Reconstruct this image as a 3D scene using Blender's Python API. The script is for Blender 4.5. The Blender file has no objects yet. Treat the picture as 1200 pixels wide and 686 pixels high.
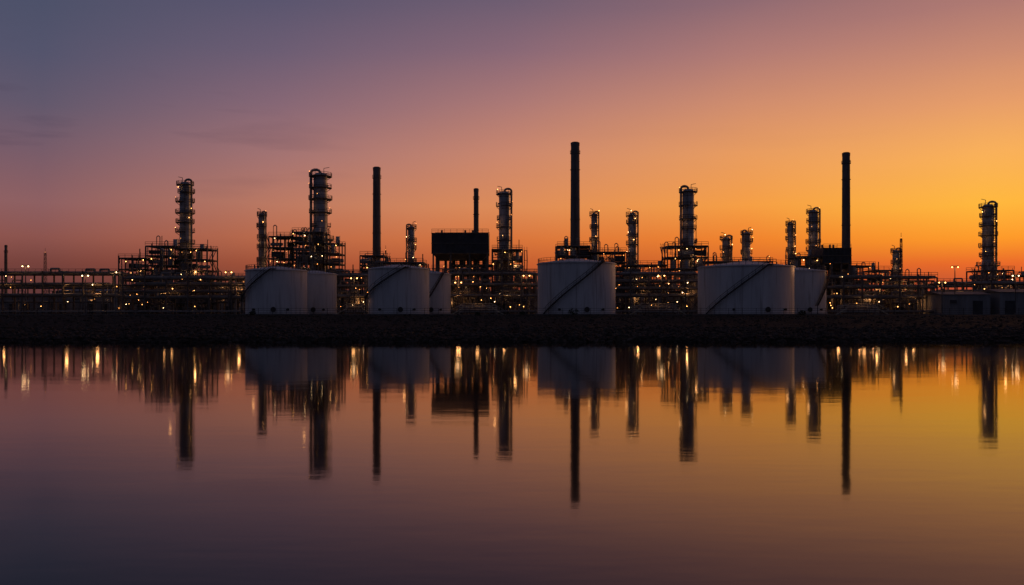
import bpy, math, random
import numpy as np
from mathutils import Vector
random.seed(11); np.random.seed(5)
S=bpy.context.scene
S.view_settings.view_transform='Standard'; S.view_settings.look='None'; S.view_settings.exposure=0
H=3.7      # eye height above the water (m)
HY=365.0   # survey reference row of the eye level
G=2.9      # plant ground level above the water
def wx(px,D): return (px-600)/1000.0*D
def wz(py,D): return H+(HY-py)/1000.0*D

# ------------------------------------------------------------ materials
def lin(c): 
    c=c/255.0
    return c/12.92 if c<=0.04045 else ((c+0.055)/1.055)**2.4
def srgb(r,g,b): return (lin(r),lin(g),lin(b),1)
def mat(name,c1,c2,rough=0.6,metal=0.0,scale=0.5,stretch=(1,1,1),bump=0.0,bscale=8,detail=6,streak=0.0):
    m=bpy.data.materials.new(name); m.use_nodes=True
    nt=m.node_tree; b=nt.nodes['Principled BSDF']
    tc=nt.nodes.new('ShaderNodeTexCoord'); mp=nt.nodes.new('ShaderNodeMapping')
    mp.inputs['Scale'].default_value=stretch
    nt.links.new(tc.outputs['Object'],mp.inputs['Vector'])
    n=nt.nodes.new('ShaderNodeTexNoise'); n.inputs['Scale'].default_value=scale; n.inputs['Detail'].default_value=detail
    n.inputs['Roughness'].default_value=0.65
    nt.links.new(mp.outputs[0],n.inputs['Vector'])
    r=nt.nodes.new('ShaderNodeValToRGB'); r.color_ramp.elements[0].position=0.35; r.color_ramp.elements[1].position=0.65
    r.color_ramp.elements[0].color=(*c1,1); r.color_ramp.elements[1].color=(*c2,1)
    nt.links.new(n.outputs['Fac'],r.inputs[0]); col=r.outputs[0]
    if streak>0:   # rust and rain streaks running down the paint
        mp2=nt.nodes.new('ShaderNodeMapping'); mp2.inputs['Scale'].default_value=(1.6,1.6,0.09); nt.links.new(tc.outputs['Object'],mp2.inputs['Vector'])
        n3=nt.nodes.new('ShaderNodeTexNoise'); n3.inputs['Scale'].default_value=1.0; n3.inputs['Detail'].default_value=7; nt.links.new(mp2.outputs[0],n3.inputs['Vector'])
        mr=nt.nodes.new('ShaderNodeMapRange'); mr.inputs[1].default_value=0.52; mr.inputs[2].default_value=0.75; mr.inputs[4].default_value=streak
        nt.links.new(n3.outputs['Fac'],mr.inputs[0])
        mx=nt.nodes.new('ShaderNodeMixRGB'); nt.links.new(mr.outputs[0],mx.inputs[0]); nt.links.new(col,mx.inputs[1]); mx.inputs[2].default_value=(0.16,0.12,0.10,1); col=mx.outputs[0]
    nt.links.new(col,b.inputs['Base Color'])
    b.inputs['Roughness'].default_value=rough; b.inputs['Metallic'].default_value=metal
    if bump>0:
        n2=nt.nodes.new('ShaderNodeTexNoise'); n2.inputs['Scale'].default_value=bscale; n2.inputs['Detail'].default_value=5
        nt.links.new(mp.outputs[0],n2.inputs['Vector'])
        bp=nt.nodes.new('ShaderNodeBump'); bp.inputs['Strength'].default_value=bump; bp.inputs['Distance'].default_value=0.2
        nt.links.new(n2.outputs['Fac'],bp.inputs['Height']); nt.links.new(bp.outputs[0],b.inputs['Normal'])
    return m
def emis(name,c,s):
    m=bpy.data.materials.new(name); m.use_nodes=True; nt=m.node_tree; b=nt.nodes['Principled BSDF']
    b.inputs['Base Color'].default_value=(*c,1); b.inputs['Emission Color'].default_value=(*c,1); b.inputs['Emission Strength'].default_value=s
    return m
M={}
M['tank']=mat('white_tank_paint',(0.62,0.62,0.63),(0.78,0.78,0.78),0.55,0,0.35,(1,1,0.18),detail=8,streak=0.6)
M['tankroof']=mat('tank_roof_paint',(0.45,0.45,0.46),(0.6,0.6,0.6),0.6,0,0.5)
M['shell']=mat('vessel_cladding',(0.34,0.34,0.37),(0.55,0.55,0.58),0.5,0.15,0.6,(1,1,0.4))
M['steel']=mat('weathered_steel',(0.09,0.082,0.075),(0.20,0.18,0.165),0.7,0.1,0.8)
M['stairs']=mat('stair_steel',(0.035,0.033,0.03),(0.08,0.075,0.07),0.7,0.1,0.8)
M['dark']=mat('dark_painted_steel',(0.04,0.04,0.045),(0.08,0.08,0.088),0.65,0.1,0.6)
M['pipe']=mat('insulated_pipe',(0.2,0.18,0.17),(0.4,0.37,0.34),0.55,0.2,0.7)
M['conc']=mat('stack_concrete',(0.11,0.105,0.11),(0.19,0.185,0.19),0.8,0,0.3,(1,1,0.25))
M['found']=mat('foundation_concrete',(0.14,0.14,0.13),(0.22,0.21,0.2),0.9,0,1)
M['wall']=mat('corrugated_wall',(0.2,0.2,0.21),(0.32,0.32,0.33),0.7,0.0,0.4,(1,1,0.2))
M['roof']=mat('metal_roof',(0.07,0.07,0.08),(0.12,0.12,0.13),0.6,0.1,0.4)
M['rail']=mat('handrail_paint',(0.4,0.38,0.3),(0.6,0.56,0.45),0.5,0.0,1)
M['lamp']=emis('sodium_lamp',(1.0,0.42,0.11),12)
M['lampw']=emis('warm_white_lamp',(1.0,0.62,0.28),14)
M['lampd']=emis('dim_sodium_lamp',(1.0,0.36,0.08),4.5)
M['win']=emis('lit_window',(1.0,0.5,0.18),0.5)
LP=0.42   # overall level of the plant flood lighting

# ------------------------------------------------------------ builder
class B:
    def __init__(s,name,o):
        s.name=name; s.o=Vector(o); s.p={}; s.lights=[]
    def g(s,part,m):
        k=(part,m)
        if k not in s.p: s.p[k]=([],[])
        return s.p[k]
    def box(s,part,m,c,d):
        V,Fc=s.g(part,m); n=len(V); x,y,z=c; a,b,e=d[0]/2,d[1]/2,d[2]/2
        V+= [(x-a,y-b,z-e),(x+a,y-b,z-e),(x+a,y+b,z-e),(x-a,y+b,z-e),(x-a,y-b,z+e),(x+a,y-b,z+e),(x+a,y+b,z+e),(x-a,y+b,z+e)]
        Fc+= [tuple(n+i for i in f) for f in ((0,3,2,1),(4,5,6,7),(0,1,5,4),(1,2,6,5),(2,3,7,6),(3,0,4,7))]
    def cyl(s,part,m,p0,p1,r0,r1=None,n=10,cap=True):
        if r1 is None: r1=r0
        V,Fc=s.g(part,m); p0=Vector(p0); p1=Vector(p1); d=(p1-p0)
        if d.length<1e-5: return
        d.normalize(); u=d.orthogonal().normalized()
        if abs(d.z)>0.99: u=Vector((1,0,0))
        v=d.cross(u); k=len(V)
        for i in range(n):
            a=2*math.pi*(i+0.5)/n; w=u*math.cos(a)+v*math.sin(a)
            V.append(tuple(p0+w*r0)); V.append(tuple(p1+w*r1))
        for i in range(n):
            j=(i+1)%n; Fc.append((k+2*i,k+2*j,k+2*j+1,k+2*i+1))
        if cap:
            Fc.append(tuple(k+2*i for i in range(n))[::-1]); Fc.append(tuple(k+2*i+1 for i in range(n)))
    def beam(s,part,m,p0,p1,w=0.2):
        s.cyl(part,m,p0,p1,w*0.707,None,4)
    def path(s,part,m,pts,r,n=8):
        for a,b in zip(pts[:-1],pts[1:]): s.cyl(part,m,a,b,r,None,n)
    def ball(s,part,m,c,r,n=6,rings=4,sz=1.0):
        V,Fc=s.g(part,m); k=len(V); c=Vector(c)
        V.append((c.x,c.y,c.z-r*sz))
        for i in range(1,rings):
            t=-math.pi/2+math.pi*i/rings
            for j in range(n):
                a=2*math.pi*j/n; V.append((c.x+r*math.cos(t)*math.cos(a),c.y+r*math.cos(t)*math.sin(a),c.z+r*sz*math.sin(t)))
        V.append((c.x,c.y,c.z+r*sz)); top=len(V)-1
        for j in range(n):
            j2=(j+1)%n
            Fc.append((k,k+1+j2,k+1+j))
            for i in range(rings-2):
                a=k+1+i*n; Fc.append((a+j,a+j2,a+n+j2,a+n+j))
            a=k+1+(rings-2)*n; Fc.append((a+j,a+j2,top))
    def arc(s,part,m,c,r0,r1,a0,a1,th,n=16):
        V,Fc=s.g(part,m); k=len(V); x,y,z=c
        full=abs(a1-a0)>=2*math.pi-1e-3
        for i in range(n+1):
            a=a0+(a1-a0)*i/n; co,si=math.cos(a),math.sin(a)
            V+= [(x+r0*co,y+r0*si,z),(x+r1*co,y+r1*si,z),(x+r1*co,y+r1*si,z+th),(x+r0*co,y+r0*si,z+th)]
        for i in range(n):
            q=k+4*i
            for e in range(4):
                f=(e+1)%4; Fc.append((q+e,q+4+e,q+4+f,q+f))
        if not full:
            Fc.append((k,k+1,k+2,k+3)); q=k+4*n; Fc.append((q+3,q+2,q+1,q))
    def ringrail(s,c,r,a0,a1,n=14,h=1.1,w=0.045,part='handrail',m='steel'):
        x,y,z=c
        for hh in (0.55,h):
            s.arc(part,m,(x,y,z+hh),r-w,r+w,a0,a1,2*w,n)
        for i in range(n+1):
            a=a0+(a1-a0)*i/n
            s.box(part,m,(x+r*math.cos(a),y+r*math.sin(a),z+h/2),(2*w,2*w,h))
    def rail(s,p0,p1,h=1.1,w=0.08,part='handrail',m='steel'):
        p0=Vector(p0);p1=Vector(p1); L=(p1-p0).length; up=Vector((0,0,1))
        for hh in (0.55,h): s.beam(part,m,p0+up*hh,p1+up*hh,w)
        k=max(1,int(L/1.8))
        for i in range(k+1):
            q=p0.lerp(p1,i/k); s.beam(part,m,q,q+up*h,w)
    def ladder(s,p0,z1,part='ladder',m='steel'):
        x,y,z=p0
        s.beam(part,m,(x-0.25,y,z),(x-0.25,y,z1),0.08); s.beam(part,m,(x+0.25,y,z),(x+0.25,y,z1),0.08)
        k=int((z1-z)/0.6)
        for i in range(k): s.beam(part,m,(x-0.25,y,z+0.6*i),(x+0.25,y,z+0.6*i),0.05)
        k=int((z1-z)/1.2)
        for i in range(2,k): s.arc(part,m,(x,y-0.05,z+1.2*i),0.38,0.43,math.pi,2*math.pi,0.06,6)
    def lamp(s,c,r=0.13,m='lamp'):
        s.ball('lamp_bulbs',m,c,r,6,4)
    def light(s,c,p,col=(1,0.44,0.14)):
        s.lights.append((c,p*LP,col))
    def done(s,rot=0):
        e=bpy.data.objects.new(s.name,None); e.location=s.o; e.empty_display_size=1; e.rotation_euler=(0,0,rot)
        S.collection.objects.link(e)
        for (part,m),(V,Fc) in s.p.items():
            me=bpy.data.meshes.new(part); me.from_pydata([tuple(v) for v in V],[],Fc)
            me.materials.append(M[m]); me.update()
            me.polygons.foreach_set('use_smooth',[True]*len(me.polygons))
            try: me.set_sharp_from_angle(angle=math.radians(35))
            except Exception: pass
            ob=bpy.data.objects.new(part,me); ob.parent=e; S.collection.objects.link(ob)
        for i,(c,p,col) in enumerate(s.lights):
            l=bpy.data.lights.new('flood_light','POINT'); l.energy=p; l.color=col; l.shadow_soft_size=0.4
            ob=bpy.data.objects.new('flood_light',l); ob.location=c; ob.parent=e; S.collection.objects.link(ob)
        return e
R=random.uniform
def rl(): return random.choice(['lamp','lamp','lampw','lampd','lampd','lampd'])

# ------------------------------------------------------------ world
def world():
    w=bpy.data.worlds.new('World'); S.world=w; w.use_nodes=True; nt=w.node_tree; nt.nodes.clear()
    N=nt.nodes.new; L=nt.links.new
    def mth(op,a,b=None,c=None):
        n=N('ShaderNodeMath'); n.operation=op
        for i,v in enumerate((a,b,c)):
            if v is None: continue
            if isinstance(v,(int,float)): n.inputs[i].default_value=v
            else: L(v,n.inputs[i])
        return n.outputs[0]
    tc=N('ShaderNodeTexCoord'); sp=N('ShaderNodeSeparateXYZ'); L(tc.outputs['Generated'],sp.inputs[0])
    x,y,z=sp.outputs
    hyp=mth('SQRT',mth('ADD',mth('ADD',mth('MULTIPLY',x,x),mth('MULTIPLY',y,y)),1e-6))
    t=mth('DIVIDE',mth('ABSOLUTE',z),hyp)
    az=mth('ARCTAN2',x,y)
    cb=N('ShaderNodeCombineXYZ'); L(mth('MULTIPLY',az,5.5),cb.inputs[0]); L(mth('MULTIPLY',t,42),cb.inputs[1]); cb.inputs[2].default_value=1.3
    nz=N('ShaderNodeTexNoise'); nz.inputs['Scale'].default_value=1.0; nz.inputs['Detail'].default_value=5; L(cb.outputs[0],nz.inputs['Vector'])
    cb2=N('ShaderNodeCombineXYZ'); L(mth('MULTIPLY',az,2.0),cb2.inputs[0]); L(mth('MULTIPLY',t,5),cb2.inputs[1]); cb2.inputs[2].default_value=3.7
    nz2=N('ShaderNodeTexNoise'); nz2.inputs['Scale'].default_value=1.0; nz2.inputs['Detail'].default_value=3; L(cb2.outputs[0],nz2.inputs['Vector'])
    tw=mth('ADD',t,mth('MULTIPLY',mth('SUBTRACT',nz2.outputs['Fac'],0.5),0.02))
    ys=[0,60,120,180,240,280,310,340]
    cols={50:[(77,81,105),(84,84,108),(98,88,108),(120,92,105),(142,96,98),(140,84,78),(118,66,60),(96,55,54)],
     325:[(90,85,110),(108,93,115),(134,103,117),(163,115,114),(188,121,98),(187,106,74),(162,82,56),(128,66,52)],
     600:[(110,93,113),(137,104,118),(171,120,117),(203,135,109),(222,140,88),(216,117,60),(194,92,48),(158,74,50)],
     875:[(143,106,114),(177,123,116),(208,141,110),(233,156,95),(246,158,68),(240,130,45),(214,102,40),(178,80,45)],
     1150:[(174,121,114),(203,139,113),(230,157,106),(249,176,90),(255,183,62),(254,154,42),(234,106,42),(186,78,52)]}
    cur=None; pa=None
    for px in sorted(cols):
        r=N('ShaderNodeValToRGB'); cr=r.color_ramp
        L(tw,r.inputs[0]); hy=math.hypot(1000,px-600); st=[]
        for yy,c in zip(ys,cols[px]): st.append(((HY-yy)/hy,srgb(*c)))
        st.append((1.0,(0.030,0.030,0.058,1))); st.append((0.62,srgb(62,60,86)))
        st.sort(key=lambda q:q[0])
        while len(cr.elements)<len(st): cr.elements.new(0.5)
        for k in range(3):
            for e,(p,c) in zip(cr.elements,st): e.position=p; e.color=c
        a=math.atan((px-600)/1000)
        if cur is None: cur=r.outputs[0]
        else:
            mr=N('ShaderNodeMapRange'); L(az,mr.inputs[0]); mr.inputs[1].default_value=pa; mr.inputs[2].default_value=a
            mx=N('ShaderNodeMixRGB'); L(mr.outputs[0],mx.inputs[0]); L(cur,mx.inputs[1]); L(r.outputs[0],mx.inputs[2]); cur=mx.outputs[0]
        pa=a
    aa=mth('ABSOLUTE',mth('SUBTRACT',az,0.25))
    mr=N('ShaderNodeMapRange'); mr.interpolation_type='SMOOTHSTEP'; L(aa,mr.inputs[0]); mr.inputs[1].default_value=0.82; mr.inputs[2].default_value=1.7
    mx=N('ShaderNodeMixRGB'); L(mr.outputs[0],mx.inputs[0]); L(cur,mx.inputs[1]); mx.inputs[2].default_value=(0.035,0.038,0.066,1); cur=mx.outputs[0]
    cr=N('ShaderNodeMapRange'); L(nz.outputs['Fac'],cr.inputs[0]); cr.inputs[1].default_value=0.54; cr.inputs[2].default_value=0.70
    cr.inputs[3].default_value=0; cr.inputs[4].default_value=0.40
    band=N('ShaderNodeMapRange'); L(t,band.inputs[0]); band.inputs[1].default_value=0.12; band.inputs[2].default_value=0.155
    band2=N('ShaderNodeMapRange'); L(t,band2.inputs[0]); band2.inputs[1].default_value=0.30; band2.inputs[2].default_value=0.20
    lf=N('ShaderNodeMapRange'); L(az,lf.inputs[0]); lf.inputs[1].default_value=-0.15; lf.inputs[2].default_value=-0.48; lf.inputs[3].default_value=0.04
    f=mth('MULTIPLY',mth('MULTIPLY',mth('MULTIPLY',cr.outputs[0],band.outputs[0]),band2.outputs[0]),lf.outputs[0])
    mx=N('ShaderNodeMixRGB'); L(f,mx.inputs[0]); L(cur,mx.inputs[1]); mx.inputs[2].default_value=srgb(66,56,78); cur=mx.outputs[0]
    bg=N('ShaderNodeBackground'); L(cur,bg.inputs[0]); bg.inputs[1].default_value=1.0
    sk=N('ShaderNodeTexSky'); sk.sky_type='NISHITA'; sk.sun_disc=False; sk.sun_elevation=math.radians(1.0); sk.sun_rotation=math.radians(42)
    bg2=N('ShaderNodeBackground'); L(sk.outputs[0],bg2.inputs[0]); bg2.inputs[1].default_value=0.0005
    ad=N('ShaderNodeAddShader'); L(bg.outputs[0],ad.inputs[0]); L(bg2.outputs[0],ad.inputs[1])
    out=N('ShaderNodeOutputWorld'); L(ad.outputs[0],out.inputs[0])
world()
sl=bpy.data.lights.new('sun','SUN'); sl.energy=0.55; sl.angle=math.radians(4); sl.color=(1,0.45,0.18)
so=bpy.data.objects.new('sun',sl); S.collection.objects.link(so)
saz=math.radians(42); sel=math.radians(1.5)
d=Vector((math.sin(saz)*math.cos(sel),math.cos(saz)*math.cos(sel),math.sin(sel)))
so.rotation_euler=d.to_track_quat('Z','Y').to_euler(); so.location=(80,100,60)

# ------------------------------------------------------------ ground, water, rocks
def shore(x): return 101+0.9*np.sin(x*0.045+1)+0.5*np.sin(x*0.13)+0.35*np.sin(x*0.41+2)-np.clip((x-45)*0.04,0,2)
def hgt(x,y):
    s=shore(x); d=y-s
    z=np.where(d<0,np.maximum(d*0.35,-4),0)
    z=np.where(d>=0,np.minimum(d*0.42,0.5),z)
    sl=0.5+(y-(s+1.3))/(184-(s+1.3))*(G-0.5)
    z=np.where(d>1.3,np.minimum(sl,G),z)
    wob=0.10*np.sin(x*0.9+y*0.5)*np.sin(y*0.7-x*0.3)+0.07*np.sin(x*2.1)*np.sin(y*1.7)
    m=np.clip((184-y)/6,0,1)*np.clip((d+1)/2,0,1)
    return z+wob*m
def grid(name,xs,ys,zf,m):
    X,Y=np.meshgrid(xs,ys); Z=zf(X,Y); nx,ny=len(xs),len(ys)
    v=np.stack([X,Y,Z],-1).reshape(-1,3)
    i=np.arange(nx-1)[None,:]+np.arange(ny-1)[:,None]*nx; i=i.reshape(-1)
    f=np.stack([i,i+1,i+nx+1,i+nx],-1)
    me=bpy.data.meshes.new(name); me.from_pydata(v.tolist(),[],f.tolist()); me.materials.append(m); me.update()
    me.polygons.foreach_set('use_smooth',[True]*len(me.polygons))
    ob=bpy.data.objects.new(name,me); S.collection.objects.link(ob); return ob
gm=mat('bank_soil',(0.018,0.016,0.013),(0.05,0.043,0.034),0.95,0,0.7,(1,0.5,1),bump=0.9,bscale=3)
gm.node_tree.nodes['Principled BSDF'].inputs['Specular IOR Level'].default_value=0.1
xs=np.concatenate([[-6000,-3000,-1500,-800,-400,-250],np.arange(-150,150.1,0.8),[250,400,800,1500,3000,6000]])
ysg=np.concatenate([[60,80,92],np.arange(95,190,0.8),[190,200,230,300,400,700,1500,3000,6000]])
grid('ground',xs,ysg,hgt,gm)

wm=bpy.data.materials.new('calm_water'); wm.use_nodes=True; nt=wm.node_tree; b=nt.nodes['Principled BSDF']
b.inputs['Base Color'].default_value=(0.006,0.005,0.004,1); b.inputs['IOR'].default_value=1.29
b.inputs['Roughness'].default_value=0.055
tc=nt.nodes.new('ShaderNodeTexCoord')
def wave(sx,sc,dist,prev=None,detail=3):
    mp=nt.nodes.new('ShaderNodeMapping'); mp.inputs['Scale'].default_value=(sx,1,1); mp.inputs['Rotation'].default_value=(0,0,0.08)
    nt.links.new(tc.outputs['Object'],mp.inputs[0])
    n1=nt.nodes.new('ShaderNodeTexNoise'); n1.inputs['Scale'].default_value=sc; n1.inputs['Detail'].default_value=detail; nt.links.new(mp.outputs[0],n1.inputs['Vector'])
    bp=nt.nodes.new('ShaderNodeBump'); bp.inputs['Strength'].default_value=1.0; bp.inputs['Distance'].default_value=dist
    nt.links.new(n1.outputs['Fac'],bp.inputs['Height'])
    if prev: nt.links.new(prev,bp.inputs['Normal'])
    return bp.outputs[0]
w1=wave(0.30,0.45,0.006); w2=wave(0.4,2.2,0.0014,w1,2)
nt.links.new(w2,b.inputs['Normal'])
grid('water',np.array([-6000,-200,0,200,6000]),np.array([-4000,-50,0,60,130]),lambda X,Y:X*0,wm)

def rocks(name,N,x0,x1,yf,smin,smax,m):
    ph=(1+5**0.5)/2
    iv=np.array([(-1,ph,0),(1,ph,0),(-1,-ph,0),(1,-ph,0),(0,-1,ph),(0,1,ph),(0,-1,-ph),(0,1,-ph),(ph,0,-1),(ph,0,1),(-ph,0,-1),(-ph,0,1)],float)
    iv/=np.linalg.norm(iv[0])
    fi=np.array([(0,11,5),(0,5,1),(0,1,7),(0,7,10),(0,10,11),(1,5,9),(5,11,4),(11,10,2),(10,7,6),(7,1,8),(3,9,4),(3,4,2),(3,2,6),(3,6,8),(3,8,9),(4,9,5),(2,4,11),(6,2,10),(8,6,7),(9,8,1)])
    x=np.random.uniform(x0,x1,N); y=yf(x,N); z=hgt(x,y)
    s=np.random.uniform(0,1,N)**2*(smax-smin)+smin
    V=iv[None]*np.random.uniform(0.65,1.25,(N,12,1))
    V=V*np.stack([s*np.random.uniform(.8,1.5,N),s*np.random.uniform(.7,1.3,N),s*np.random.uniform(.5,.85,N)],-1)[:,None,:]
    a=np.random.uniform(0,6.28,N)[:,None]; c,sn=np.cos(a),np.sin(a)
    V=np.stack([V[...,0]*c-V[...,1]*sn,V[...,0]*sn+V[...,1]*c,V[...,2]],-1)
    V+=np.stack([x,y,z+s*0.12],-1)[:,None,:]
    Fc=fi[None]+(np.arange(N)*12)[:,None,None]
    me=bpy.data.meshes.new(name); me.from_pydata(V.reshape(-1,3).tolist(),[],Fc.reshape(-1,3).tolist()); me.materials.append(m); me.update()
    ob=bpy.data.objects.new(name,me); S.collection.objects.link(ob)
rm=mat('riprap_stone',(0.02,0.019,0.017),(0.10,0.088,0.076),0.9,0,1.2,(1,1,1),bump=0.4,bscale=6)
rm.node_tree.nodes['Principled BSDF'].inputs['Specular IOR Level'].default_value=0.15
rocks('riprap_rocks',13000,-100,100,lambda x,n:shore(x)-0.2+np.random.uniform(0,1,n)**1.5*26,0.12,0.42,rm)
rocks('bank_stones',6000,-140,140,lambda x,n:shore(x)+26+np.random.uniform(0,1,n)*54,0.12,0.36,rm)

rd=B('service_road',(0,188,G))
rd.box('asphalt','dark',(0,0,-0.046),(800,4.2,0.1))
rd.box('kerb','found',(0,-2.2,-0.03),(800,0.2,0.3)); rd.box('kerb','found',(0,2.2,-0.03),(800,0.2,0.3))
rd.done()

# ------------------------------------------------------------ plant objects
def tank(px0,px1,top,peak,D,st=None):
    cx=wx((px0+px1)/2,D); r=(px1-px0)/2000*D; h=wz(top,D)-G; pk=wz(peak,D)-G
    b=B('storage_tank',(cx,D,G)); n=72
    b.cyl('foundation','found',(0,0,-0.3),(0,0,0.25),r+0.5,None,n)
    b.cyl('shell','tank',(0,0,0.25),(0,0,h),r,None,n,cap=False)
    b.cyl('roof','tankroof',(0,0,h),(0,0,pk),r,0.4,n)
    nc=5
    for i in range(1,nc): b.arc('weld_seams','tank',(0,0,h*i/nc),r-0.02,r+0.03,0,2*math.pi,0.06,n)
    b.arc('wind_girder','tank',(0,0,h-0.3),r-0.02,r+0.26,0,2*math.pi,0.14,n)
    b.ringrail((0,0,h),r-0.1,0,2*math.pi,48,1.0,0.035)
    b.cyl('roof_vent','steel',(0,0,pk-0.1),(0,0,pk+0.5),0.25,0.18,12); b.cyl('roof_vent','steel',(0,0,pk+0.5),(0,0,pk+0.62),0.38,0.25,12)
    for k in range(4):
        a=R(0,6.28); q=r*0.7; b.cyl('roof_nozzles','steel',(q*math.cos(a),q*math.sin(a),h),(q*math.cos(a),q*math.sin(a),h+1.2),0.12,None,8)
    for a,rr in ((-80,0.45),(-118,0.22),(-55,0.22)):
        a=math.radians(a); c,s_=math.cos(a),math.sin(a)
        b.cyl('manways','stairs',(r*c,r*s_,1.2),((r+0.5)*c,(r+0.5)*s_,1.2),rr,None,12)
        b.cyl('manways','stairs',((r+0.42)*c,(r+0.42)*s_,1.2),((r+0.55)*c,(r+0.55)*s_,1.2),rr*1.35,None,12)
    if st:
        a0,a1,zb=math.radians(st[0]-90),math.radians(st[1]-90),st[2]*h
        ns=int((h-zb)/0.28)
        pv=None
        for i in range(ns+1):
            t=i/ns; a=a0+(a1-a0)*t; z=h-(h-zb)*t; c,s_=math.cos(a),math.sin(a)
            b.path('stair_treads','stairs',[((r+0.05)*c,(r+0.05)*s_,z),((r+0.95)*c,(r+0.95)*s_,z)],0.08,4)
            cu=(Vector(((r+0.95)*c,(r+0.95)*s_,z)))
            if pv is not None:
                b.beam('stair_stringer','stairs',pv,cu,0.24)
                b.beam('stair_handrail','stairs',pv+Vector((0,0,1.05)),cu+Vector((0,0,1.05)),0.08)
                b.beam('stair_handrail','stairs',pv+Vector((0,0,0.55)),cu+Vector((0,0,0.55)),0.05)
                if i%4==0: b.beam('stair_handrail','stairs',cu,cu+Vector((0,0,1.05)),0.06)
            pv=cu
        if zb>1:
            c,s_=math.cos(a1),math.sin(a1)
            b.beam('stair_stringer','stairs',((r+0.9)*c,(r+0.9)*s_,0),((r+0.9)*c,(r+0.9)*s_,zb),0.15)
        a=a0; b.arc('stair_landing','stairs',(0,0,h),r,r+1.1,a,a+0.14,0.08,4); b.ringrail((0,0,h),r+1.1,a,a+0.14,2)
        b.lamp(((r+1)*math.cos(a0),(r+1)*math.sin(a0),h+1.7),0.08,'lampd')
    b.done()
tank(289,359,317,312,200,(6,-66,0.3))
tank(343,394,321,317,216)
tank(432,503,315,310,200,(18,-66,0.35))
tank(478,528,321,317,220,(40,5,0.4))
tank(630,721,309,303,200,(33,-52,0.02))
tank(819,928,313,306,200,(10,-62,0.02))
tank(893,966,318,313,222,(62,22,0.2))

def stack(px,wd,top,D):
    r1=wd/2000*D; z1=wz(top,D)-G; r0=r1*1.2
    b=B('chimney_stack',(wx(px,D),D,G))
    b.cyl('foundation','found',(0,0,-0.4),(0,0,0.6),r0+1,None,24)
    b.cyl('shaft','conc',(0,0,0.6),(0,0,z1),r0,r1,28)
    b.cyl('rim','conc',(0,0,z1-0.9),(0,0,z1+0.1),r1+0.05,r1+0.09,28)
    b.cyl('flue','dark',(0,0,z1),(0,0,z1+0.3),r1*0.8,None,20)
    for zz in (z1-3.4,z1-8.5,z1*0.55):
        b.arc('platforms','steel',(0,0,zz),r1,r1+0.26,0,2*math.pi,0.12,24)
    b.ringrail((0,0,z1-3.3),r1+0.24,0,2*math.pi,14,0.9,0.025)
    for k in range(1,9):
        zz=z1*k/9; rr=r0+(r1-r0)*k/9
        b.arc('bands','conc',(0,0,zz),rr-0.02,rr+0.05,0,2*math.pi,0.25,24)
    b.ladder((0,-r0-0.15,1),z1-3.4)
    b.done()
stack(441.5,8.6,197,275); stack(558,5.6,222,285); stack(674,10,168,270); stack(991.5,8.6,180,275)
stack(7,3,288,420)

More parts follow.
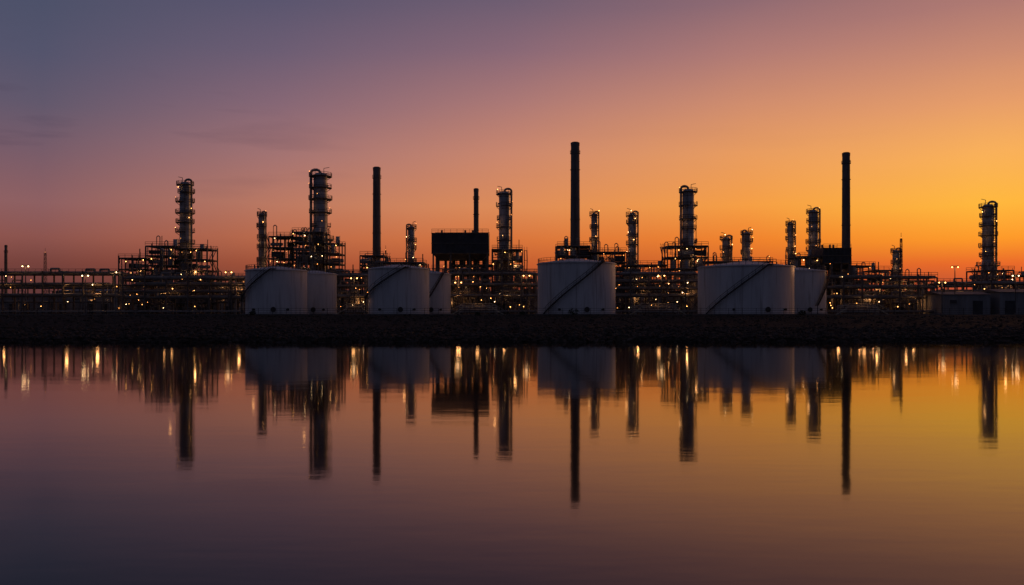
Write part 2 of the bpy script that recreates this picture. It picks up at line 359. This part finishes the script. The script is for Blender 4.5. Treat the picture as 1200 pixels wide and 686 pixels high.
def column(px,wd,top,D,sw=0.66,seed=0,nl=6,side=1,fat=None):
    random.seed(seed+int(px))
    r=wd/2000*D*sw; ro=wd/2000*D; z1=wz(top,D)-G
    b=B('distillation_column',(wx(px,D),D,G))
    b.cyl('foundation','found',(0,0,-0.4),(0,0,0.8),r*1.7,None,16)
    b.cyl('skirt','dark',(0,0,0.8),(0,0,4),r*1.3,r*1.15,28)
    zt=z1-r*0.6; zm=z1*(fat or 0.45)
    b.cyl('shell','shell',(0,0,4),(0,0,zm),r*1.15,None,32)
    b.cyl('shell','shell',(0,0,zm),(0,0,zm+1.2),r*1.15,r,32)
    b.cyl('shell','shell',(0,0,zm+1.2),(0,0,zt),r,None,32)
    b.ball('top_head','shell',(0,0,zt),r,24,10,0.55)
    k=4.0
    while k<zt: 
        rr=(r*1.15 if k<zm else r)
        b.arc('insulation_bands','steel',(0,0,k),rr-0.01,rr+0.05,0,2*math.pi,0.12,28); k+=1.9
    z=zt-0.2; a=R(0,6.28); i=0
    while z>6:
        span=R(3.4,6.28) if i%3 else 6.283; span=min(span,6.283)
        rr=r*1.15 if z<zm else r; w=(ro-r)*R(0.9,1.3)+ (0.3 if z<zm else 0)
        b.arc('platforms','steel',(0,0,z),rr,rr+w,a,a+span,0.2,22)
        b.ringrail((0,0,z+0.14),rr+w-0.05,a,a+span,16,1.05,0.05)
        for q in range(5):
            an=a+span*q/4.5; b.beam('brackets','steel',(rr*math.cos(an),rr*math.sin(an),z-0.9),((rr+w)*math.cos(an),(rr+w)*math.sin(an),z),0.12)
        if random.random()<0.85:
            an=-math.pi/2+R(-1.4,1.4); b.lamp(((rr+w)*math.cos(an),(rr+w)*math.sin(an),z+1.5),R(0.07,0.12),rl())
        for q in range(2):
            an=R(0,6.28); b.cyl('nozzles','pipe',(rr*math.cos(an),rr*math.sin(an),z+0.7),((rr+0.6)*math.cos(an),(rr+0.6)*math.sin(an),z+0.7),0.2,None,8)
        a+=R(1,2.5); i+=1; z-=random.choice([2.4,3.0,3.6,4.2])
    b.ladder((side*r*0.5,-r*1.25,4),zt)
    pr=max(0.22,r*0.2); X=side*(r+pr*1.6)
    pts=[(0,0,zt+r*0.4)]
    zc=zt+r*0.35+0.3
    pts.append((0,0,zc))
    for q in range(1,7):
        th=math.pi*q/6; pts.append((X/2-X/2*math.cos(th),-0.1*q,zc+abs(X)/2*math.sin(th)*0.7))
    pts.append((X,-0.6,4))
    b.path('overhead_line','pipe',pts,pr,10)
    for q in range(3):
        an=R(2.6,6.8); rad=r*1.15+0.35; zz=R(0.35,0.9)*zt; pr2=R(0.08,0.16)
        b.path('risers','pipe',[(r*0.8*math.cos(an),r*0.8*math.sin(an),zz),(rad*math.cos(an),rad*math.sin(an),zz),(rad*math.cos(an),rad*math.sin(an),3)],pr2,8)
    b.path('davit','steel',[(-side*r*0.5,0,zt),(-side*r*0.5,0,z1+1.2),(-side*r*1.3,0,z1+1.5)],0.09,6)
    b.light((ro*1.3,-ro-1.2,z1*0.45),150); b.light((-ro*1.2,-ro-1.0,z1*0.72),70)
    b.done()
column(217,20,213,272,0.62,1,side=1); column(307,12,250,270,0.66,2)
column(375.5,25,202,268,0.64,3,side=-1,fat=0.55); column(482,12,265,272,0.66,4,side=-1)
column(591,18,224,266,0.70,5,fat=0.5); column(696.5,11,250,280,0.66,6); column(741,14,250,268,0.68,7)
column(806.5,20,221,264,0.68,8,fat=0.5,side=-1); column(851,14,278,270,0.64,9); column(875,13,272,270,0.64,10,side=-1)
column(926.5,11,261,275,0.64,11); column(953,16,246,272,0.66,12); column(1050,11,293,268,0.7,13); column(1158,19,239,272,0.66,14)

def unit(blocks,D,depth=9,seed=0,name='process_unit',lamps=1.0,pw=420,dens=1.0):
    random.seed(seed)
    x00=wx((blocks[0][0]+blocks[-1][1])/2,D); b=B(name,(x00,D,G))
    for (p0,p1,top) in blocks:
        xa=wx(p0,D)-x00; xb=wx(p1,D)-x00; zt=wz(top,D)-G
        nb=max(1,round((xb-xa)/3.6)); nlv=max(2,round(zt/3.1)); nd=2
        X=[xa+(xb-xa)*i/nb for i in range(nb+1)]; Y=[-depth/2+depth*i/nd for i in range(nd+1)]; 
        Z=[zt*i/nlv for i in range(nlv+1)]
        for i,x in enumerate(X):
            for j,y in enumerate(Y):
                zz=zt+ (R(0,1.2) if random.random()<0.4 else 0)
                b.beam('steel_columns','steel',(x,y,0),(x,y,zz),0.32)
        for k in range(1,nlv+1):
            z=Z[k]
            for y in Y: b.beam('steel_beams','steel',(xa,y,z),(xb,y,z),0.32)
            for x in X: b.beam('steel_beams','steel',(x,Y[0],z),(x,Y[-1],z),0.26)
            for i in range(nb):
                for j in range(nd):
                    if random.random()<0.7:
                        b.box('floor_grating','steel',((X[i]+X[i+1])/2,(Y[j]+Y[j+1])/2,z+0.2),(X[i+1]-X[i],Y[j+1]-Y[j]-0.01,0.1))
            b.rail((xa,Y[0]-0.3,z+0.2),(xb,Y[0]-0.3,z+0.2))
            if k==nlv: b.rail((xa,Y[-1]+0.3,z+0.2),(xb,Y[-1]+0.3,z+0.2))
            for i in range(nb):
                if random.random()<0.28:
                    b.beam('cross_bracing','steel',(X[i],Y[0],Z[k-1]),(X[i+1],Y[0],z),0.16)
                    if random.random()<.5: b.beam('cross_bracing','steel',(X[i+1],Y[0],Z[k-1]),(X[i],Y[0],z),0.16)
                for _e in range(2):
                    q=random.random(); zc=Z[k-1]+0.25; w=X[i+1]-X[i]; xc=(X[i]+X[i+1])/2; yy=(-1,1)[_e]*depth/4; hh=Z[k]-Z[k-1]
                    if q<0.22*dens:
                        rr=R(0.5,0.8); b.cyl('horizontal_drums','shell',(xc-w*0.4,yy,zc+rr+0.4),(xc+w*0.4,yy,zc+rr+0.4),rr,None,16)
                        for sgn in(-1,1): b.ball('horizontal_drums','shell',(xc+sgn*w*0.4,yy,zc+rr+0.4),rr*0.99,12,6)
                        for sgn in(-1,1): b.box('saddles','found',(xc+sgn*w*0.25,yy,zc+0.25),(0.3,rr*1.4,0.5))
                    elif q<0.42*dens:
                        rr=R(0.5,1.0); b.cyl('vertical_vessels','shell',(xc,yy,zc),(xc,yy,zc+hh*0.72),rr,None,16); b.ball('vertical_vessels','shell',(xc,yy,zc+hh*0.72),rr,14,6,0.6)
                    elif q<0.62*dens:
                        b.box('exchanger_boxes','dark',(xc,yy,zc+hh*0.35),(w*R(.4,.85),2.2,hh*R(.35,.65)))
                for _ in range(random.choice([2,3,4])):
                    pr=R(0.07,0.17); px_=R(X[i],X[i+1]); py_=Y[0]+R(-0.2,3.6); za=R(0,z); zb=min(zt,za+R(2,9)); x2=px_+R(-4,4)
                    x2=max(xa,min(xb,x2))
                    b.path('process_piping','pipe',[(px_,py_,za),(px_,py_,zb),(x2,py_,zb),(x2,py_,max(0,zb-R(1,4)))],pr,8)
                if random.random()<0.62*lamps:
                    b.lamp((R(X[i],X[i+1]),Y[0]-R(-2.5,0.4),z-R(0.3,1.2)),R(0.07,0.13),rl())
        sx=random.choice([xa-1.0,xb+1.0])
        for k in range(nlv):
            y0,y1=(Y[0],Y[0]+4) if k%2 else (Y[0]+4,Y[0])
            for dx in(-0.4,0.4):
                b.beam('stair_tower','steel',(sx+dx,y0,Z[k]),(sx+dx,y1,Z[k+1]),0.2)
                b.beam('stair_tower','steel',(sx+dx,y0,Z[k]+1.1),(sx+dx,y1,Z[k+1]+1.1),0.08)
            b.box('stair_tower','steel',(sx,y1,Z[k+1]),(1.1,1.2,0.08))
        for _ in range(max(2,int(nb*1.5))):
            x=R(xa,xb); y=R(Y[0],Y[-1]); hh=R(1.0,3.6)
            b.cyl('vent_pipes','steel',(x,y,zt),(x,y,zt+hh),R(0.06,0.16),None,8)
            if random.random()<.4: b.path('vent_pipes','pipe',[(x,y,zt+hh),(x+0.5,y,zt+hh+0.4),(x+1,y,zt+hh),(x+1,y,zt)],0.14,8)
        if random.random()<.7:
            x=R(xa+1,xb-1); b.cyl('vertical_vessels','shell',(x,0,zt+0.3),(x,0,zt+R(1.2,2.8)),R(0.4,0.8),None,14)
        for k in range(max(1,int(nb*0.5))):
            b.light((R(xa,xb),Y[0]-R(-2.5,0.6),R(2.5,max(4,zt*0.85))),pw*R(0.4,1.3))
    b.done()
unit([(147,178,304),(178,212,290),(212,249,293)],262,seed=21,lamps=1.5,pw=520)
unit([(250,292,328)],262,seed=22)
unit([(320,347,279),(347,383,274),(383,401,287)],260,seed=23,lamps=1.5,pw=560)
unit([(401,425,322),(425,452,301),(452,498,309)],262,seed=24,lamps=1.3)
unit([(528,577,312),(577,612,294)],258,seed=25,lamps=1.4)
unit([(612,652,322),(652,690,290),(690,732,297)],262,seed=26,lamps=1.2)
unit([(732,779,312),(779,826,290)],258,seed=27,lamps=1.6,pw=560)
unit([(826,900,308)],262,seed=28)
unit([(930,958,302),(990,1018,313),(1018,1038,318)],262,seed=29,lamps=1.3)
unit([(1038,1086,330)],258,seed=30)
unit([(1142,1178,318),(1178,1212,324)],262,seed=31)

def box_house(px0,px1,top,bot,D,legs=True):
    cx=wx((px0+px1)/2,D); w=(px1-px0)/1000*D; z1=wz(top,D)-G; z0=wz(bot,D)-G; dp=11
    b=B('furnace_house',(cx,D,G)); 
    b.box('casing','dark',(0,0,(z0+z1)/2),(w,dp,z1-z0))
    n=int(w/1.1)
    for i in range(n+1): b.box('stiffeners','dark',(-w/2+w*i/n,-dp/2-0.08,(z0+z1)/2),(0.14,0.16,z1-z0-0.3))
    for zz in (z0+0.15,(z0+z1)/2,z1-0.1): b.box('girts','steel',(0,-dp/2-0.1,zz),(w+0.3,0.22,0.2))
    b.rail((-w/2,-dp/2,z1),(w/2,-dp/2,z1)); b.rail((-w/2,dp/2,z1),(w/2,dp/2,z1))
    V,Fc=b.g('hopper','dark'); k=len(V); a=w/2*0.98; c=w/2*0.8; e=dp/2*0.98; f=dp/2*.7; zb=z0-1.6
    V+=[(-a,-e,z0),(a,-e,z0),(a,e,z0),(-a,e,z0),(-c,-f,zb),(c,-f,zb),(c,f,zb),(-c,f,zb)]
    Fc+=[(0+k,4+k,5+k,1+k),(1+k,5+k,6+k,2+k),(2+k,6+k,7+k,3+k),(3+k,7+k,4+k,0+k),(4+k,7+k,6+k,5+k)]
    for x in (-w/2+0.4,-w/6,w/6,w/2-0.4):
        for y in (-dp/2+0.4,dp/2-0.4): b.beam('legs','steel',(x,y,0),(x,y,z0),0.45)
    for zz in (z0*0.35,z0*0.55,z0*0.75):
        b.beam('bracing','steel',(-w/2,-dp/2+0.4,zz),(w/2,-dp/2+0.4,zz),0.3)
    b.rail((-w/2,-dp/2+0.2,z0*0.75),(w/2,-dp/2+0.2,z0*0.75))
    b.beam('bracing','steel',(-w/2,-dp/2+.4,z0*.35),(-w/6,-dp/2+.4,z0*.75),0.18)
    b.beam('bracing','steel',(w/2,-dp/2+.4,z0*.35),(w/6,-dp/2+.4,z0*.75),0.18)
    for i in range(7): b.cyl('ducts','dark',(-w*0.42+w*0.14*i,R(-2,2),1),(-w*0.42+w*0.14*i,R(-1,1),z0),R(0.4,0.9),None,14)
    for i in range(3): x=R(-w*.4,w*.4); b.cyl('roof_vents','steel',(x,0,z1),(x,0,z1+1.3),0.3,None,10)
    for i in range(7): b.lamp((R(-w/2,w/2),-dp/2-0.3,R(3,z0*.8)),0.10,rl())
    b.light((0,-dp/2-1,z0*0.3),300)
    b.done()
random.seed(3)
box_house(508,573,275,299,255)
box_house(957,989,292,310,262)

def rack(px0,px1,top,D,seed,lv=3,lamps=1.0,pw=330,name='pipe_rack'):
    random.seed(seed); x0=wx(px0,D); x1=wx(px1,D); zt=wz(top,D)-G; b=B(name,((x0+x1)/2,D,G)); L=x1-x0; xa=-L/2; xb=L/2
    nb=max(1,round(L/5.5)); W=6; zs=[zt*(0.45+0.55*k/(lv-1)) for k in range(lv)]
    for i in range(nb+1):
        x=xa+L*i/nb
        for y in(-W/2,W/2): b.beam('bents','steel',(x,y,0),(x,y,zt+(0.8 if i%2 else 0)),0.34)
        for z in zs: b.beam('bents','steel',(x,-W/2,z),(x,W/2,z),0.3)
        if i<nb and random.random()<0.25:
            x2=xa+L*(i+1)/nb; b.beam('bracing','steel',(x,-W/2,0.3),(x2,-W/2,zs[0]),0.14); b.beam('bracing','steel',(x2,-W/2,0.3),(x,-W/2,zs[0]),0.14)
    for z in zs:
        for y in(-W/2,W/2): b.beam('stringers','steel',(xa,y,z-0.05),(xb,y,z-0.05),0.25)
        y=-W/2+0.5
        while y<W/2-0.3:
            r=random.choice([0.09,0.12,0.16,0.22,0.3]); q0=xa+R(0,0.15)*L; q1=xb-R(0,0.15)*L
            pts=[(q0,y,z+0.16+r)]
            if random.random()<0.5:
                m=R(q0,q1-4); pts+=[(m,y,z+.16+r),(m,y,z+1.5),(m+2.4,y,z+1.5),(m+2.4,y,z+.16+r)]
            pts+=[(q1,y,z+0.16+r)]
            b.path('pipes','pipe',pts,r,10)
            if random.random()<0.5: b.path('pipes','pipe',[(q1,y,z+.16+r),(q1,y,0)],r,10)
            y+=2*r+R(0.15,0.6)
    b.rail((xa,-W/2-0.3,zt+0.3),(xb,-W/2-0.3,zt+0.3))
    for k in range(5):
        r=R(0.1,0.25); b.cyl('ground_pipes','pipe',(xa,-W/2-1.2-k*0.7,0.6+r),(xb,-W/2-1.2-k*0.7,0.6+r),r,None,10)
    for k in range(int(L/3)):
        x=R(xa,xb); y=-W/2-R(1,4); b.cyl('valves','steel',(x,y,0),(x,y,1.7),0.1,None,8); b.arc('valves','rail',(x,y,1.7),0.2,0.3,0,6.283,0.05,10); b.box('valves','steel',(x,y,0.8),(0.5,0.5,0.5))
    for k in range(int(L/3.0*lamps)):
        b.lamp((R(xa,xb),-W/2-R(-4,0.4),R(1.5,zt+0.3)),R(0.06,0.13),rl())
    for k in range(max(1,int(L/12))):
        b.light((xa+L*(k+R(0.2,.8))/max(1,int(L/12)),-W/2+R(0.3,2.0),R(2,zt*0.7)),pw*R(.4,1.3))
    b.done()
rack(-60,150,322,238,41,3,1.4); rack(150,300,327,236,42,4,1.5)
rack(392,434,324,238,43,3); rack(520,634,322,236,44,3,1.0); rack(716,822,322,238,45,4,1.2)
rack(962,1092,326,238,46,3,1.4); rack(1092,1260,333,250,47,3,0.8)
rack(-80,420,338,305,48,3,0.9,200); rack(400,1300,336,300,49,3,0.7,200)

def hall(px0,px1,top,D,dp=18):
    x0,x1=wx(px0,D),wx(px1,D); w=x1-x0; h=wz(top,D)-G; b=B('industrial_building',((x0+x1)/2,D,G))
    b.box('walls','wall',(0,0,h*0.43),(w,dp,h*0.86))
    V,Fc=b.g('roof','roof'); k=len(V); a=w/2+.4; e=dp/2+.4; z0=h*0.86+.01
    V+=[(-a,-e,z0),(a,-e,z0),(a,e,z0),(-a,e,z0),(-a,0,h),(a,0,h)]
    Fc+=[(k,k+1,k+5,k+4),(k+3,k+4,k+5,k+2),(k,k+4,k+3),(k+1,k+2,k+5),(k,k+3,k+2,k+1)]
    n=int(w/0.9)
    for i in range(n+1): b.box('cladding_ribs','wall',(-w/2+w*i/n,-dp/2-0.04,h*0.43),(0.12,0.08,h*0.84))
    m=int(w/5)
    for i in range(m):
        x=-w/2+w*(i+.5)/m
        if random.random()<0.35: b.box('doors','dark',(x,-dp/2-0.06,1.8),(2.6,0.12,3.6))
        else: b.box('windows','win' if (D>300 and random.random()<.45) else 'dark',(x,-dp/2-0.06,h*0.55),(1.8,0.13,0.9)); b.box('window_sills','found',(x,-dp/2-0.1,h*0.55-0.55),(2.1,0.2,0.12))
        if random.random()<.6: b.cyl('roof_vents','steel',(x,0,h-0.2),(x,0,h+0.9),0.35,None,10)
    b.done()
random.seed(77)
for a,c,t in ((-40,70,344),(80,160,338),(165,285,342),(400,440,340),(535,628,341),(725,815,342),(960,1040,341),(1045,1088,345)): hall(a,c,t,330)
hall(1092,1148,342,232,10); hall(1157,1250,339,232,12)

def treeline():
    N=9000
    x=np.random.uniform(-330,330,N); D=np.random.uniform(440,470,N)
    crown=6+2.5*np.sin(x*0.06)+1.6*np.sin(x*0.21+1)+1.2*np.sin(x*0.53)
    z=G+np.random.uniform(0,1,N)**0.7*crown
    s=np.random.uniform(0.3,1.0,N)
    P=np.stack([x,D,z],-1)
    d=np.random.normal(size=(N,4,3))*s[:,None,None]*0.7
    V=(P[:,None,:]+d).reshape(-1,3)
    i=np.arange(N)*4
    Fc=np.stack([i,i+1,i+2,i+3],-1)
    F2=np.concatenate([Fc[:,[0,1,2]],Fc[:,[0,2,3]],Fc[:,[0,1,3]]])
    me=bpy.data.meshes.new('tree_line'); me.from_pydata(V.tolist(),[],F2.tolist())
    me.materials.append(mat('dark_foliage',(0.02,0.03,0.015),(0.05,0.07,0.03),0.8,0,0.5)); me.update()
    ob=bpy.data.objects.new('tree_line',me); S.collection.objects.link(ob)
treeline()

fb=B('perimeter_fence',(0,185.2,G))
x=-130
while x<130:
    fb.beam('posts','stairs',(x,0,-0.1),(x,0,1.5),0.07); x+=3
for z in (0.5,1.0,1.45): fb.beam('rails','stairs',(-130,0,z),(130,0,z),0.04)
fb.done()

def mast(px,top,D,m='lampw',heads=2,name='floodlight_mast'):
    z=wz(top,D)-G; b=B(name,(wx(px,D),D,G))
    b.cyl('pole','steel',(0,0,0),(0,0,z),0.17,0.11,8); b.box('base','found',(0,0,0.1),(0.8,0.8,0.4))
    b.beam('crossarm','steel',(-0.9,0,z),(0.9,0,z),0.12)
    for s_ in ((-0.8,0.8) if heads==2 else (0.8,)):
        b.box('lamp_housing','dark',(s_,0,z-0.12),(0.5,0.4,0.16)); b.lamp((s_,-0.1,z-0.30),0.16,m)
    b.light((0,-0.5,z-0.8),60,(1,0.55,0.25)); b.done()
for px,t,D in ((30,311,232),(75,318,240),(100,322,230),(133,318,236),(268,318,232),(415,325,230),(537,330,228),(617,322,232),(775,322,230),(1119,312,228),(1104,330,226),(1190,322,226)):
    mast(px,t,D,'lampw' if px<140 else random.choice(['lamp','lampw']))
def lattice(px,top,D,w=0.9):
    z=wz(top,D)-G; b=B('lattice_mast',(wx(px,D),D,G)); n=int(z/1.6)
    C=[(-w/2,-w/2),(w/2,-w/2),(w/2,w/2),(-w/2,w/2)]
    for i in range(n):
        z0,z1=z*i/n*0.93,z*(i+1)/n*0.93; f0,f1=1-0.5*i/n,1-0.5*(i+1)/n
        for k in range(4):
            a,c=C[k],C[(k+1)%4]
            b.beam('legs','dark',(a[0]*f0,a[1]*f0,z0),(a[0]*f1,a[1]*f1,z1),0.1)
            b.beam('lacing','dark',(a[0]*f0,a[1]*f0,z0),(c[0]*f1,c[1]*f1,z1),0.07)
    b.cyl('antenna','dark',(0,0,z*0.9),(0,0,z),0.06,None,6); b.lamp((0,0,z*0.94),0.08,'lampd'); b.done()
lattice(53,291,330,1.2); lattice(1056,273,262); lattice(452,288,262,0.6)

def manifold(px0,px1,D,seed):
    random.seed(seed); x0,x1=wx(px0,D),wx(px1,D); w=x1-x0; b=B('pipe_manifold',((x0+x1)/2,D,G))
    for k in range(4):
        r=R(0.12,0.22); z=0.6+0.5*k; b.path('pipes','pipe',[(-w/2,k*0.6,0),(-w/2,k*0.6,z),(w/2,k*0.6,z),(w/2,k*0.6,0)],r,10)
    b.box('walkway','steel',(0,-1,1.4),(w*0.8,1.0,0.08))
    b.rail((-w*0.4,-1.5,1.4),(w*0.4,-1.5,1.4),1.1,0.08,m='rail'); 
    b.beam('stair','rail',(-w*0.4,-1.4,1.4),(-w*0.4-2.6,-1.4,0),0.16); b.beam('stair','rail',(-w*0.4,-1.4,2.5),(-w*0.4-2.6,-1.4,1.1),0.08)
    b.beam('stair','rail',(w*0.4,-1.4,1.4),(w*0.4+2.6,-1.4,0),0.16); b.beam('stair','rail',(w*0.4,-1.4,2.5),(w*0.4+2.6,-1.4,1.1),0.08)
    for i in range(6):
        x=-w*.35+w*.7*i/5; b.beam('supports','steel',(x,-1,0),(x,-1,1.4),0.12)
        b.cyl('valves','steel',(x,1,1),(x,1,2.6),0.08,None,8); b.arc('valves','rail',(x,1,2.6),0.2,0.28,0,6.283,0.05,10)
    b.light((0,-2.5,3.0),60); b.lamp((w*0.45,-1.2,3.0),0.08,'lampw'); b.beam('lamp_post','steel',(w*.45,-1.2,0),(w*.45,-1.2,3.0),0.08)
    b.done()
manifold(538,582,198,1); manifold(745,795,200,2); manifold(985,1030,200,3); manifold(405,428,202,4)

def bush(px,D,h):
    N=260; P=np.random.normal(size=(N,3)); P/=np.linalg.norm(P,axis=1)[:,None]; P*=np.random.uniform(0.3,1,N)[:,None]**0.5
    P*=np.array([h*0.75,h*0.6,h*0.5]); P[:,2]+=h*0.5
    d=np.random.normal(size=(N,3,3))*0.11
    V=(P[:,None]+d).reshape(-1,3); Fc=np.arange(N*3).reshape(-1,3)
    me=bpy.data.meshes.new('bush'); me.from_pydata(V.tolist(),[],Fc.tolist()); me.materials.append(bpy.data.materials['dark_foliage'])
    ob=bpy.data.objects.new('bush',me); ob.location=(wx(px,D),D,G-0.1); S.collection.objects.link(ob)
for px,h in ((672,1.6),(296,1.0),(612,0.9),(940,1.1),(560,0.7)): bush(px,183.5,h)

cd=bpy.data.cameras.new('camera'); co=bpy.data.objects.new('camera',cd); S.collection.objects.link(co)
cd.sensor_width=36; cd.lens=30; cd.shift_y=22/1200; cd.clip_end=20000; cd.clip_start=0.1
co.location=(0,0,H); co.rotation_euler=(math.pi/2,0,0)
S.camera=co
